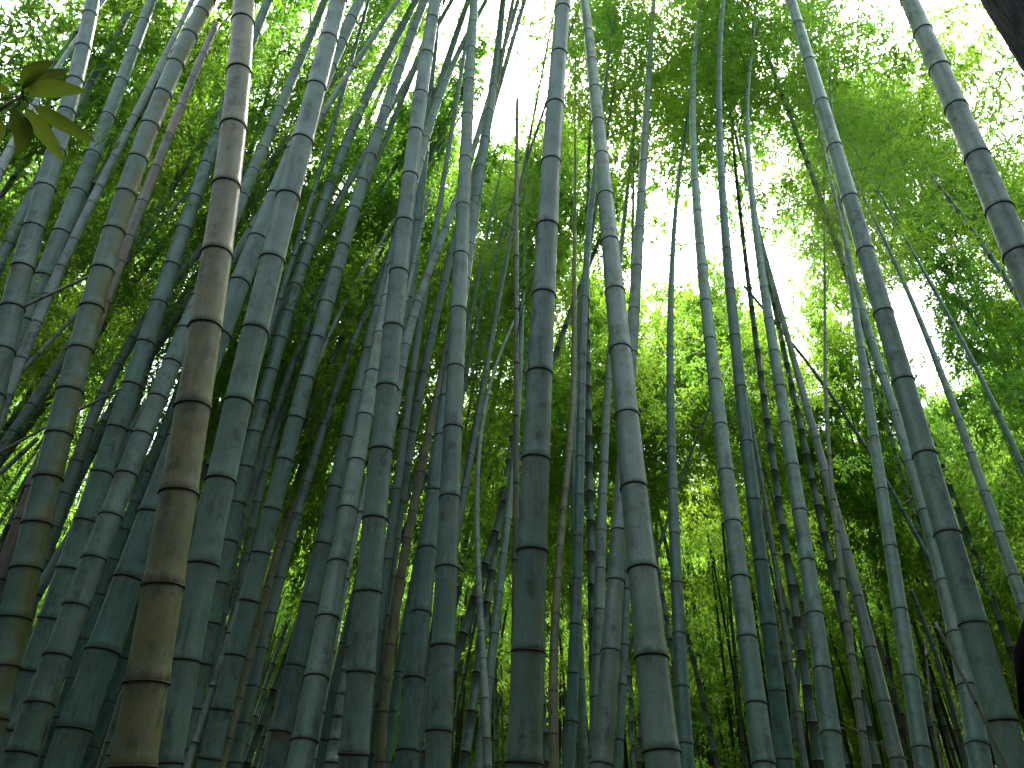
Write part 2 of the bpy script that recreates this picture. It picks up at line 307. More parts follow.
# every culm the photograph shows singly: (skin, diameter m, [(x, y, width)] read off the photograph from top to bottom, label, options)
CULMS = [
('g', .115, [(94,0,14),(89,16,14),(82,49,0),(74,82,15),(68,113,0),(58,152,18),(44,189,0),(33,229,21),(23,269,22),(11,309,0),(3,352,23)], 'thick grey-green bamboo leaning in from the left edge, behind the broad dark leaves', {}),
('g', .085, [(135,0,7),(120,32,0),(103,60,9),(88,85,0),(77,113,10),(52,155,0),(33,192,12),(8,245,13)], 'slim bamboo that crosses behind the thick left-edge bamboo beside the dark leaves', {}),
('g', .12, [(152,0,10),(143,22,0),(134,50,12),(121,82,0),(107,117,14),(94,155,0),(78,193,17),(62,234,0),(44,278,20),(25,323,21),(8,371,21)], 'clean straight grey bamboo, second thick one from the left at the top edge', {}),
('m', .12, [(207,0,13),(200,13,14),(192,36,0),(175,65,17),(163,95,0),(150,127,19),(137,160,0),(126,195,21),(113,232,0),(102,271,23),(91,309,0),(80,351,24),(71,392,0),(60,436,25),(48,479,27),(37,525,28),(25,570,29),(13,619,30),(3,668,30)], 'mossy bamboo with yellow-green growth down its right side, in front of the brown broken one', {}),
('b', .075, [(214,29,6),(203,55,0),(192,79,8),(182,107,0),(168,136,10),(156,168,0),(141,203,11),(128,238,0),(118,263,13),(108,303,14),(33,489,17),(20,522,17),(3,582,18)], 'dead reddish-brown bamboo broken off at the top, behind the mossy one', {'cut': 1}),
('t', .135, [(245,0,21),(242,23,22),(238,73,24),(233,128,0),(227,187,27),(217,255,29),(207,328,31),(193,408,34),(178,494,37),(160,587,40),(147,684,43),(134,768,45)], 'big tan-brown bamboo with black scuff marks, the nearest one left of centre', {'skin': 'old'}),
('g', .135, [(267,0,8),(257,33,9),(218,133,13),(207,165,0),(195,198,15),(182,230,0),(172,266,17),(157,304,0),(145,344,19),(132,386,0),(118,429,21),(102,474,0),(88,522,24),(68,570,0),(50,620,26),(32,672,27),(12,730,0)], 'grey-green bamboo that crosses behind the top of the big tan one', {}),
('g', .13, [(323,0,8),(318,20,9),(308,46,0),(296,72,10),(279,110,11),(270,130,0),(261,150,12),(252,172,0),(243,197,14),(197,299,16),(183,331,0),(173,364,18),(158,399,0),(143,436,22),(128,476,0),(110,517,25),(95,560,0),(77,607,27),(57,657,28),(38,705,29),(20,754,31)], 'long bamboo running from the bottom left corner up behind the big tan one', {}),
('g', .12, [(338,0,18),(329,40,19),(316,88,20),(303,142,22),(288,198,23),(269,261,26),(257,331,28),(238,403,29),(222,481,30),(203,565,31),(183,661,30),(165,764,32)], 'thick clean grey-green bamboo standing immediately right of the big tan one', {}),
('s', .135, [(361,0,11),(348,20,12),(336,67,0),(289,153,0),(271,197,19),(255,240,20),(242,284,21),(228,336,22),(178,440,0),(147,515,0),(127,580,30),(105,652,34),(75,730,36)], 'thick dark green bamboo low down between the big tan one and the left corner', {}),
('p', .05, [(378,28,5),(356,67,6),(328,103,7),(321,115,7),(250,228,8),(215,290,8)], 'pale thin bamboo leaning hard right above the thick pair left of centre', {}),
('g', .10, [(394,42,5),(381,68,7),(363,103,9),(349,133,10),(336,167,11),(324,203,12),(311,247,13),(296,286,14),(288,313,0),(278,339,15),(271,371,0),(263,403,15),(255,433,0),(247,468,17),(238,504,0),(228,542,17),(218,584,0),(210,624,16),(203,665,0),(193,709,17),(185,750,17)], 'close-jointed grey bamboo next right of the thick clean one at the bottom', {}),
('g', .11, [(423,0,6),(408,50,9),(393,88,11),(378,132,13),(363,182,0),(353,210,14),(343,247,0),(336,271,15),(326,304,0),(316,339,16),(306,379,0),(296,419,17),(284,461,0),(273,510,18),(262,554,19),(250,602,0),(237,656,20),(222,710,0),(207,759,21)], 'evenly jointed bluish bamboo running from the lower left to the sky gap top centre-left', {}),
('g', .12, [(436,0,12),(431,20,12),(426,55,13),(421,95,14),(416,133,15),(409,177,17),(404,223,19),(399,273,19),(394,328,20),(388,388,21),(380,451,23),(374,520,25),(368,593,27),(361,673,28),(354,755,29)], 'foremost thick bamboo of the tight cluster left of centre', {}),
('s', .105, [(439,0,6),(431,93,9),(423,153,10),(416,223,11),(409,300,12),(395,400,0),(372,540,14),(344,645,16),(325,740,17)], 'bamboo hugging the right edge of the foremost cluster bamboo near the top', {}),
('g', .13, [(469,0,5),(453,42,7),(443,70,8),(433,117,9),(388,269,12),(378,309,13),(368,351,14),(358,393,14),(347,439,16),(335,489,17),(324,545,18),(309,604,19),(296,666,20),(279,732,22)], 'leftmost bamboo of the tight cluster left of centre', {}),
('g', .11, [(468,33,5),(446,83,7),(386,299,14),(379,336,15),(373,374,16),(366,418,17),(358,463,18),(338,564,20),(328,619,22),(316,679,24),(303,742,27)], 'bamboo squeezed between the leftmost and the foremost of the tight cluster', {}),
('p', .035, [(378,430,4),(359,512,6),(348,579,6),(333,652,6),(321,712,7),(313,759,7)], 'pencil-thin pale bamboo in front of the tight cluster low down', {'twig': 1}),
('g', .12, [(474,0,8),(471,50,10),(468,117,12),(465,160,13),(463,207,15),(460,256,15),(459,311,16),(456,369,17),(453,429,19),(449,498,20),(446,569,22),(444,647,24),(439,732,27)], 'speckled thick bamboo left of the centre one, with rows of dark marks', {'skin': 'old'}),
('s', .125, [(504,0,6),(496,53,8),(491,87,9),(484,140,10),(478,200,11),(473,247,12),(443,399,15),(438,438,16),(434,493,17),(429,550,18),(423,614,21),(416,680,24),(406,752,27)], 'dark green bamboo crossing behind the speckled one and standing left of it at the bottom', {}),
('p', .07, [(470,160,6),(456,203,7),(445,229,8),(433,253,9),(429,276,9),(419,303,9),(411,319,10),(406,346,10),(401,369,10)], 'short-jointed pale bamboo leaning out to the right above the tight cluster', {}),
('h', .085, [(470,190,5),(449,256,7),(443,283,8),(436,313,9),(431,336,9),(426,374,10),(418,403,10),(413,433,11),(408,466,12),(399,503,12),(394,540,13),(389,577,13),(384,617,13),(379,660,13),(376,705,14),(373,755,14)], 'medium bamboo next right of the foremost cluster bamboo', {}),
('g', .06, [(430,262,5),(423,306,7),(413,373,8),(405,430,9),(396,490,9),(388,560,9)], 'thin bamboo joining the side of the medium one right of the cluster', {}),
('t', .065, [(452,320,7),(443,369,8),(438,399,8),(429,436,9),(419,473,9),(411,512,10),(408,539,10),(399,579,10),(393,645,10),(384,712,11),(379,762,11)], 'tan-brown slim bamboo between the cluster and the speckled one', {}),
('s', .07, [(430,500,8),(420,555,9),(413,595,9),(403,635,10),(393,712,10),(386,762,11)], 'slim teal bamboo right of the tan-brown slim one', {}),
('g', .13, [(564,0,14),(562,10,14),(559,55,17),(555,106,18),(551,163,20),(547,227,22),(544,296,24),(540,374,26),(536,460,29),(532,552,31),(527,652,33),(525,763,34)], 'thick upright bamboo in the middle of the picture with a brown stain under a joint', {'skin': 'old'}),
('h', .135, [(584,0,9),(589,33,10),(592,62,11),(595,90,12),(598,123,13),(601,157,15),(605,197,16),(610,243,17),(615,293,19),(621,351,22),(627,417,25),(635,489,28),(642,571,31),(651,659,33),(662,753,36)], 'thick stained bamboo right of the middle one, widening towards the bottom', {'skin': 'old'}),
('h', .12, [(654,0,4),(650,47,6),(647,93,7),(645,137,8),(643,163,8),(641,195,9),(639,253,10),(638,268,10),(635,311,11),(619,456,15),(620,532,17),(617,582,18),(611,652,20),(605,729,22),(602,765,23)], 'bamboo crossing behind the thick stained one, with dark scars low down', {'skin': 'old'}),
('g', .115, [(697,33,5),(694,67,5),(692,100,6),(692,127,7),(694,152,7),(695,183,8),(699,213,8),(701,247,9),(702,268,10),(706,303,11),(710,341,12),(714,383,13),(720,427,15),(726,473,16),(733,524,17),(740,579,19),(747,639,21),(755,705,23),(765,765,25)], 'grey bamboo first to the right of the thick stained one and its thin dark neighbour', {}),
('s', .10, [(724,0,4),(720,33,5),(719,57,5),(719,83,6),(719,112,6),(720,143,7),(722,180,8),(724,210,8),(727,250,9),(730,291,10),(735,337,11),(740,388,12),(746,443,13),(754,501,14),(760,562,15),(769,626,15),(777,692,17),(785,760,18)], 'dark-ringed slim bamboo reaching the top edge right of centre', {}),
('g', .10, [(751,73,3),(745,97,4),(747,127,5),(749,160,6),(752,190,7),(755,217,7),(758,247,8),(761,266,8),(766,289,9),(769,321,10),(774,353,10),(779,388,11),(785,425,12),(792,467,13),(799,512,14),(807,562,15),(815,615,16),(823,670,18),(831,734,20)], 'bamboo right of centre whose thin crooked tip ends in the leaves', {}),
('h', .09, [(755,215,3),(767,262,4),(775,290,5),(782,316,6),(792,355,7),(801,381,7),(807,409,8),(816,439,8),(824,473,9),(834,509,9),(847,552,11),(858,598,12),(871,649,13),(884,703,14),(896,760,16)], 'bamboo with a black blotch on its lower part, leaning left under the leaves', {'skin': 'old'}),
('g', .125, [(791,0,11),(798,25,11),(809,62,12),(821,103,13),(835,148,14),(850,199,16),(867,252,17),(883,314,19),(903,382,21),(925,456,23),(947,535,26),(973,625,29),(1002,722,32)], 'thickest bamboo on the right, crossing from the top edge to the bottom right corner', {}),
('h', .125, [(911,0,17),(921,33,19),(939,70,21),(957,109,23),(979,158,25),(1001,211,27),(1017,256,29)], 'thick pale-jointed bamboo in the top right, beside the dark tree trunk', {}),
('g', .09, [(829,75,2),(833,110,3),(836,160,4),(839,187,5),(842,217,5),(846,248,6),(851,278,7),(856,311,8),(861,350,9),(867,392,10),(874,439,11),(882,491,12),(891,548,13),(900,611,14),(910,678,15),(921,749,17)], 'slim bamboo just left of the thickest right-hand one, ending in a pale thin tip', {}),
('h', .08, [(885,240,3),(894,263,4),(906,288,5),(921,321,6),(937,363,7),(949,393,8),(960,422,8),(971,455,9),(984,493,10),(999,534,11),(1014,577,12),(1024,606,13)], 'pale slim bamboo leaving the picture at the right edge', {}),
('g', .11, [(850,260,5),(870,340,7),(882,376,8),(897,413,9),(912,463,11),(926,512,13),(942,582,16),(954,634,18),(967,687,20),(979,745,22)], 'bamboo half hidden behind the thickest right-hand one, emerging at its lower left', {}),
('s', .05, [(935,290,3),(951,323,4),(977,366,5),(997,413,6),(1021,463,7)], 'thin green bamboo against bright sky near the right edge', {}),
('s', .085, [(682,157,3),(677,193,4),(674,233,5),(672,256,5),(671,289,6),(671,323,7),(670,349,8),(671,378,8),(671,411,9),(671,449,9),(673,491,10),(674,535,11),(676,584,12),(679,635,13),(682,688,14),(686,745,15)], 'upright slim bamboo below the brightest gap of sky', {}),
('s', .08, [(592,190,5),(590,225,6),(587,256,7),(584,298,7),(582,356,8),(581,386,8),(581,421,9),(580,458,9),(580,496,10),(579,537,10),(577,580,11),(575,625,12),(573,674,12),(571,722,13)], 'dark upright bamboo next right of the middle one, front one of a close pair', {}),
('g', .08, [(584,280,5),(579,323,6),(575,383,7),(574,419,7),(573,453,7),(573,486,8),(574,540,8),(578,600,8),(581,680,9),(583,750,9)], 'rear bamboo of the close pair right of the middle one', {}),
('h', .09, [(613,320,6),(611,356,7),(609,381,7),(606,408,8),(605,436,8),(603,464,9),(602,496,10),(602,532,11),(601,570,11),(599,611,12),(598,657,13),(597,699,13),(595,759,14)], 'grey-green bamboo left of the thick stained one, showing only below mid height', {}),
('t', .066, [(574,360,5),(570,430,6),(566,490,7),(564,512,8),(560,547,8),(557,579,8),(555,615,9),(554,652,9),(554,692,9),(553,735,10)], 'yellowish brown slim bamboo between the middle one and the close pair', {}),
('b', .035, [(517,120,3),(517,163,4),(516,205,4),(516,256,5),(518,309,5),(515,363,5),(516,416,6),(516,483,6),(516,560,6),(514,640,6)], 'thin brown stem with bare side twigs rising left of the middle bamboo', {'twig': 5}),
('p', .045, [(506,342,2),(503,346,3),(494,369,3),(488,389,3),(483,416,4),(481,443,4),(479,476,4),(477,512,5),(478,569,6),(479,599,7),(481,632,7),(483,659,8),(484,699,9),(486,739,9),(489,768,9)], 'pale whip-thin bamboo arching at its tip in the gap left of the middle one', {'twig': 1}),
('g', .07, [(520,380,5),(515,430,6),(512,480,7),(509,520,8),(504,555,9),(498,594,9),(493,635,10),(489,679,10),(484,730,11)], 'grey bamboo leaning behind the left side of the middle one', {}),
('s', .06, [(629,500,6),(627,589,7),(625,645,8),(622,685,8),(620,740,9)], 'slim bamboo showing between the two thick stained ones low down', {}),
('d', .05, [(500,235,3),(496,256,4),(489,279,4),(479,309,5),(471,343,5),(466,376,5),(455,440,6),(440,520,6)], 'dark green thin bamboo against the leaves left of the middle, with no pale bloom', {}),
('d', .06, [(510,240,4),(504,266,5),(496,309,6),(491,343,6),(486,373,7),(479,416,7),(469,456,8),(464,489,8),(452,560,9)], 'dark green bamboo with plain joints just left of the thin brown stem', {}),
('h', .085, [(384,265,5),(381,276,6),(371,296,6),(359,323,7),(351,346,8),(343,373,8),(333,399,9),(324,426,9),(316,456,10),(306,483,10),(299,515,11),(289,544,11),(278,579,11),(269,614,12),(261,649,12),(253,687,13),(245,724,13)], 'short-jointed bamboo filling the gap left of the tight cluster', {}),
('p', .035, [(372,255,3),(368,263,3),(356,283,3),(343,306,4),(326,339,4),(316,373,5),(300,410,5)], 'pale green thin bamboo above the short-jointed one left of the cluster', {}),
('t', .076, [(374,260,4),(363,286,5),(349,316,5),(338,346,6),(329,383,6),(323,406,7),(309,443,7),(299,476,8),(288,519,8),(278,549,9),(267,589,9),(257,629,10),(245,662,10),(238,699,10),(230,739,11)], 'tan slim bamboo running parallel behind the short-jointed one', {}),
('p', .058, [(388,75,4),(379,97,4),(363,133,5),(349,157,5),(338,182,5),(322,215,6)], 'pale thin bamboo close beside the right of the close-jointed grey one, near its top', {}),
('h', .07, [(366,157,6),(356,167,6),(344,187,7),(333,207,7),(323,230,8),(316,250,8),(291,286,9),(279,308,9),(268,335,10),(252,370,10),(238,410,10)], 'medium bamboo passing behind the close-jointed grey one at mid height', {}),
('h', .06, [(330,270,6),(324,283,6),(316,313,7),(306,333,7),(296,353,7),(289,373,8),(281,396,8),(273,419,8),(263,449,8),(250,490,8),(243,519,8),(237,549,8),(230,582,9),(223,615,9),(218,649,9),(210,700,9)], 'left of two slim parallel bamboos between the close-jointed and the bluish ones', {}),
('h', .065, [(316,315,6),(309,333,7),(301,356,7),(294,376,8),(286,399,8),(279,423,8),(271,449,9),(263,473,9),(258,503,9),(252,530,9),(245,555,9),(238,590,9),(232,630,9)], 'right of two slim parallel bamboos between the close-jointed and the bluish ones', {}),
('s', .045, [(340,100,4),(334,123,5),(324,160,5),(314,193,5),(299,233,6),(293,256,6),(280,300,6)], 'thin shaded bamboo standing in dark leaves above the parallel pair', {}),
('p', .045, [(311,30,3),(309,50,3),(304,97,4),(298,130,4),(285,175,4)], 'thin pale bamboo behind the thick clean one near the top', {}),
('p', .065, [(190,5,5),(180,23,6),(167,57,7),(150,90,8),(133,117,8),(123,133,8),(113,157,9),(100,187,9),(93,203,9),(73,240,10),(50,296,11),(37,323,11),(20,359,12),(7,396,12)], 'pale bright bamboo with close rings between the clean and the mossy left-hand ones', {}),
('p', .03, [(200,175,3),(192,187,4),(173,207,4),(157,230,4),(133,253,5),(100,290,5)], 'thin pale bamboo leaning nearly diagonal across the leaves on the left', {'twig': 2}),
('p', .057, [(215,215,4),(207,230,5),(187,255,5),(180,293,5),(167,316,6),(157,343,6),(140,390,7)], 'pale slender bamboo beside the left side of the big tan one at mid height', {}),
('p', .055, [(85,25,4),(72,50,5),(55,73,6),(33,103,8),(10,150,10),(0,172,10)], 'pale teal bamboo half covered by the broad dark leaves', {}),
('h', .092, [(140,370,11),(123,395,11),(107,424,12),(90,452,12),(73,487,12),(60,517,13),(48,550,13),(35,590,13),(22,640,14)], 'bluish bamboo leaning right between the mossy one and its neighbour', {}),
('h', .09, [(100,300,11),(84,326,12),(68,353,13),(50,379,14),(30,406,14),(13,433,14),(0,456,15)], 'bluish leaning bamboo cut by the left edge at mid height', {}),
('t', .08, [(88,345,10),(72,368,11),(57,389,12),(37,413,12),(17,436,12),(0,462,12)], 'brownish leaning bamboo cut by the left edge at mid height', {}),
('h', .08, [(168,290,9),(150,314,10),(133,339,11),(117,366,12),(103,395,12),(88,430,12)], 'greyish bamboo leaning steeply behind the mossy one, level with the bare sticks', {}),
('s', .09, [(200,330,9),(187,368,10),(173,406,11),(163,439,12),(147,473,12),(133,503,12),(125,530,13),(113,560,13),(100,595,13),(85,640,14)], 'shaded bamboo just left of the big tan one, behind the long crossing one', {}),
('s', .11, [(140,610,14),(125,659,15),(108,702,15),(92,747,16)], 'dark bamboo low down between the dark green one and the big tan one', {}),
('d', .06, [(760,470,4),(766,512,5),(774,555,6),(782,612,6),(792,662,7),(796,712,7)], 'nearly black bamboo right of the dark-ringed slim one', {}),
('y', .045, [(825,360,3),(826,389,3),(827,423,4),(829,456,4),(834,500,5),(836,532,6),(841,579,6),(847,622,7),(852,655,7),(857,699,8),(862,732,8)], 'yellowish slim bamboo left of the one with the black blotch', {}),
('g', .08, [(213,400,6),(206,440,7),(200,475,7),(193,520,8)], 'slim bamboo peeping out right of the big tan one at mid height', {}),
]
rnd = random.Random(5)
def f_nat(z, H=14.5): return max(.06, 1-max(z, 0)/H)**.75
def fit_culm(D0, pts, rot=0):
    P = [(x, y, w_) for x, y, w_ in pts]
    ys = [p[1] for p in P if p[2]]; wsz = [p[2] for p in P if p[2]]
    P = [(x, y, w_ or float(np.interp(y, ys, wsz))) for x, y, w_ in P]
    P.sort(key=lambda p: -p[1])                              # bottom first
    best = None
    for l in np.arange(-.04, .22, .01):
        xb, yb, wb = P[0]; d = ray(xb, yb)
        sl = abs(P[0][0]-P[min(3, len(P)-1)][0])/max(1, abs(P[0][1]-P[min(3, len(P)-1)][1])); cosb = 1/math.sqrt(1+sl*sl)
        tb = F*D0/(wb*cosb); Y0 = tb*(d[1]-l*d[2])
        Z, X, D = [], [], []
        for i, (x, y, w_) in enumerate(P):
            r = ray(x, y); t = Y0/(r[1]-l*r[2])
            if t <= 0: break
            Z.append(CAMZ+t*r[2]); X.append(t*r[0]); D.append(w_*cosb*t/F)
        if len(Z) < len(P): continue
        Z, X, D = map(np.array, (Z, X, D))
        k = np.array([f_nat(z)/f_nat(Z[0]) for z in Z])
        e = float(np.mean((D/D0-k)**2))+.02*(l-.03)**2
        if best is None or e < best[0]: best = (e, l, Y0, Z, X, D, k)
    e, l, Y0, Z, X, D, k = best
    deg = 1 if len(Z) < 4 else (2 if len(Z) < 8 else 3)
    cf = np.polyfit(Z, X, deg); dc = np.polyder(cf)
    zb, zt = Z[0], Z[-1]
    sb = float(np.clip(np.polyval(dc, zb), -.55, .55)); st = float(np.clip(np.polyval(dc, zt), -.45, .45))
    rc = np.polyfit(Z, D/D0/k, 1 if len(Z) > 2 else 0)
    fac = lambda z: float(np.clip(np.polyval(rc, min(max(z, zb), zt)), .35, 1.3))
    kb = f_nat(zb)
    def pos(z):
        if z < zb: x = np.polyval(cf, zb)+sb*(z-zb)*(1 if z > zb-1 else 1)
        elif z > zt: x = np.polyval(cf, zt)+st*(z-zt)
        else: x = np.polyval(cf, z)
        return np.array([x, Y0+l*(z-CAMZ), z])
    rad = lambda z: max(.003, .5*D0*f_nat(z)/kb*fac(z))
    return pos, rad, Z, zb, zt, l, Y0
def node_list(Z, H, D0):
    Z = sorted(Z); g = np.diff(Z); g = g[g > .08]
    s = float(np.median(g)) if len(g) else 2.9*D0
    s = min(max(s, .13), .55)
    out = [Z[0]]
    for a, b in zip(Z[:-1], Z[1:]):
        n = int(round((b-a)/s))
        if n == 0: continue
        s = .8*s+.2*(b-a)/n
        a0 = out[-1]; n = max(1, int(round((b-a0)/s)))
        out += [a0+(b-a0)*(i+1)/n for i in range(n)]
    gb = (out[min(3, len(out)-1)]-out[0])/max(1, min(3, len(out)-1)) or .25
    z = out[0]; low = []
    while z > .12:
        gb = max(.09, gb*.965); z -= gb; low.append(z)
    z = out[-1]; gt = s
    while z < H-.2: gt = min(.5, gt*1.01); z += gt; out.append(z)
    return [q for q in low[::-1] if q > .06]+out
def side_twig(parent, base, dirv, L, r, mat, seed, name='twig'):
    rg = np.random.RandomState(seed); V = []; p = np.array(base, float); d = np.array(dirv, float); d /= np.linalg.norm(d); P = [p.copy()]
    for i in range(7):
        d = d+rg.randn(3)*.08+np.array([0, 0, -.03]); d /= np.linalg.norm(d); p = p+d*L/7; P.append(p.copy())
    o = link(name, tube_mesh(name, P, np.linspace(r, r*.35, 8), mat, 5), parent)
    for q in (2, 4, 5):
        dd = d+rg.randn(3)*.6; dd /= np.linalg.norm(dd); P2 = [P[q], P[q]+dd*L*.14, P[q]+dd*L*.28+np.array([0, 0, -.02])]
        link('twiglet', tube_mesh('twiglet', P2, [r*.5, r*.35, r*.2], mat, 4), o)
    return o
PLACED = []
CROWN_AX = []
OPEN = [(425,95,28), (455,65,35), (490,40,40), (530,80,28), (655,215,42), (690,190,24), (835,22,20), (862,38,30), (895,62,20), (930,20,16), (957,112,20), (985,95,18),
        (20,10,30), (790,275,22), (915,350,26), (948,358,22), (592,210,16)]          # gaps of sky in the photograph's canopy
def hits_gap(P, Rm):
    for p in P:
        px, py, zc = project(p)
        if zc > .5 and any(math.hypot(px-a, py-b) < r+.50*Rm*F/zc for a, b, r in OPEN): return True
    return False
def build_bamboo(idx, skin, D0, pts, label, op):
    pos, rad, Z, zb, zt, l, Y0 = fit_culm(D0, pts)
    rr = random.Random(100+idx)
    small = op.get('twig')
    cutz = zt+.05 if op.get('cut') else None
    yt = pts[0][1]
    if cutz: H = cutz
    elif yt > 25: H = zt+(2.2 if small else 4.0)
    else: H = max(14.6+rr.random()*2.2, zt+5)
    if small: cutz = H = zt+(2.4 if idx == 17 else .25)
    if not cutz:                                            # keep the crown out of the gaps of open sky
        lc_ = 2.2 if small else (4.4 if D0 > .078 else 3.0)
        for dh in (0, .8, 1.6, 2.4, 3.2, 4., 5.):
            if not hits_gap([pos(z) for z in np.linspace(H+dh-lc_+.4, H+dh, 8)], .9): H += dh; break
    nodes = node_list(list(Z), H, D0)
    b = pos(0); base = Vector((b[0], b[1], gz(b[0], b[1])))
    PLACED.append((pos, rad, H, label))
    root = empty('bamboo', base); tag(root, label, 'bamboo', 'bamboos standing near the camera')
    lp = lambda z: pos(z)-np.array(base)
    rt = rad
    if not cutz:
        z1 = H-4.5
        def rt(z):
            r = rad(z)
            return r if z < z1 else max(.003, rad(z1)*(1-(z-z1)/(H-z1))**.8+.002)
    def inframe(z):
        px, py, zc = project(pos(z)); return -60 < px < 1084 and -50 < py < 815
    wmax = F*rad(zb)*2/max(.5, project(pos(zb))[2])
    own = wmax > 9
    mat = {'old': M_OLD}.get(op.get('skin'), M_MOSS if skin == 'm' else M_CULM)
    c = G.get(skin if skin != 'm' else 'g'); v = 1+.16*(rr.random()-.5)
    c = tuple(x*v*(1+.08*(rr.random()-.5)) for x in c)
    cu = link('culm', culm_mesh('culm', lp, rt, nodes, H, mat, 20 if wmax > 14 else 14, baked=lambda z: not (own and inframe(z))), root, color=c)
    if own:
        for z in nodes:
            if inframe(z) and z < H-.1:
                t = Vector(lp(z+.05)-lp(z-.05)).normalized(); q = Vector((0, 0, 1)).rotation_difference(t)
                q = q @ Quaternion((0, 0, 1), rr.random()*6.28) @ Quaternion((1, 0, 0), (rr.random()-.5)*.09)
                o = link('node_ring', RING, root, Vector(lp(z))); o.rotation_mode = 'QUATERNION'; o.rotation_quaternion = q
                r = rt(z); o.scale = (r, r, r*rr.uniform(.6, .95))
    if small:
        for k in range(small+1 if small > 1 else 0):
            z = zb+(zt-zb)*(.25+.7*k/(small+1)); a = rr.random()*6.28
            side_twig(root, lp(z), (math.cos(a), math.sin(a)*.4, .35), .35+.3*rr.random(), .004, M_TWIG, idx*10+k)
    if not cutz:
        Lc = 2.2 if small else (4.4 if D0 > .078 else 3.0)
        z0 = H-Lc; cr = CROWNS[idx % 3]; t = Vector(lp(H)-lp(z0)); sc = t.length/5.0
        q = Vector((0, 0, 1)).rotation_difference(t.normalized()) @ Quaternion((0, 0, 1), rr.random()*6.28)
        for nm, me in zip(('crown_branches', 'crown_foliage'), cr):
            o = link(nm, me, root, Vector(lp(z0))); o.rotation_mode = 'QUATERNION'; o.rotation_quaternion = q
            ss = sc*(.95 if D0 > .078 else .6)
            if hits_gap([pos(z) for z in np.linspace(z0+.4, H, 8)], 1.0*ss): ss *= .4
            o.scale = (ss, ss, sc)
        CROWN_AX.append(([pos(z) for z in np.linspace(z0, H, 8)], 1.2*ss, .55*(1 if D0 > .078 else 1.2)))
    return root
for i, (sk, D0, pts, label, op) in enumerate(CULMS): build_bamboo(i, sk, D0, pts, label, op)
def check_overlap():
    n = len(PLACED)
    for i in range(n):
        for j in range(i+1, n):
            a, b = PLACED[i], PLACED[j]
            for z in np.arange(0.2, min(a[2], b[2], 9), .15):
                pa, pb = a[0](z), b[0](z); d = np.hypot(*(pa-pb)[:2])
                if d < a[1](z)+b[1](z): print('OVERLAP', i, j, round(z, 1), round(d, 3), '|', a[3][:30], '|', b[3][:30]); break
check_overlap()
for i, p in enumerate(PLACED):
    print('C', i, 'base', np.round(p[0](0), 2), 'top', np.round(p[0](p[2]), 1), 'r', round(p[1](1.6), 3), 'H', round(p[2], 1))

# ---------------------------------------------------------------- background bamboos (each one a thing)
def bg_proto(seed, H, D, crown0, lean, dens, spread, name):
    rg = np.random.RandomState(seed)
    k = rg.uniform(.6, 1.4)
    def pos(z): u = max(z, 0)/H; return np.array([lean*(.55*u+.3*u**3)*H*.24*k, .12*math.sin(u*3+seed)*u, z-lean*.4*u**4])
    def rad(z): return .5*D*max(.05, 1-max(z, 0)/H)**.7+.002
    nodes = []; z = .1; g = .12
    while z < H-.2: nodes.append(z); g = min(.34, g*1.12); z += g
    me = culm_mesh('culm', pos, rad, nodes, H, M_CULM, 8, coarse=True)
    Lc = H-crown0
    br, fo = crown_meshes(seed+50, Lc, leafL=.10, leafW=.029, dens=dens*1.9, spread=spread*1.35, curve=lambda z: pos(z+crown0))
    return me, br, fo, H, crown0, pos
PROTO = [bg_proto(1, 13.5, .095, 7.6, .9, .62, 1.7, 'a'), bg_proto(2, 12.0, .085, 6.6, .5, .66, 1.6, 'b'), bg_proto(3, 14.5, .10, 8.2, 1.2, .60, 1.8, 'c'),
         bg_proto(4, 11.0, .07, 4.6, .4, .62, 1.5, 'd'), bg_proto(5, 12.5, .08, 5.2, .8, .62, 1.6, 'e'), bg_proto(6, 8.5, .05, 2.6, .7, .62, 1.2, 'f'),
         bg_proto(7, 15.5, .105, 10.9, .6, .60, 1.7, 'g')]
# how closed the canopy looks in the photograph, 64-pixel cells, 0 open sky .. 9 closed: decides where the bamboos behind stand
CLOSED = ['1454454136896337', '4665674247899755', '6766775488768873', '6777777776138875', '6667777776667886',
          '6677767866878737', '6677768878877668', '8888888888888888', '8888888888888888', '7777777777777777', '6666666666666666', '5555555555555555']
cov = np.zeros((24, 32)); want = np.array([[int(CLOSED[r//2][c//2]) for c in range(32)] for r in range(24)])/8*np.where(np.arange(32) < 14, 1.7, 4.3)[None, :]*np.where(np.arange(24) < 10, 1.1, .85)[:, None]
gy, gx = np.mgrid[0:24, 0:32]; gy = gy*32+16; gx = gx*32+16
def cells(P, Rm):
    m = np.zeros(cov.shape, bool); ins = 0
    for p in P:
        px, py, zc = project(p)
        if zc < .5: continue
        ins += (-40 < px < 1064 and -40 < py < 800)
        m |= (gx-px)**2+(gy-py)**2 < (Rm*.75*F/zc)**2
    return m, ins
for P_, R_, t_ in CROWN_AX: m_, _ = cells(P_, R_); cov[m_] += t_*.8
def crown_fit(pi, x, y, a, s, cr=1.):
    H, c0, pos = PROTO[pi][3:6]; ca, sa = math.cos(a), math.sin(a); g0 = gz(x, y); P = []
    for z in np.linspace(c0+.3, H-.3, 8):
        p = pos(z)*s; P.append((x+ca*p[0]-sa*p[1], y+sa*p[0]+ca*p[1], g0+p[2]))
    Rm = (1.35, 1.3, 1.4, 1.2, 1.3, .95, 1.35)[pi]*s*cr
    if hits_gap(P, Rm): return None
    m, ins = cells(P, Rm)
    if m.sum() == 0: return None
    tau = .75; de = want[m]-cov[m]
    gain = np.mean(np.minimum(de, tau)) - 1.8*np.mean(np.where(want[m] < .7, 1., 0))
    return gain, m, tau, ins
_SC = {}
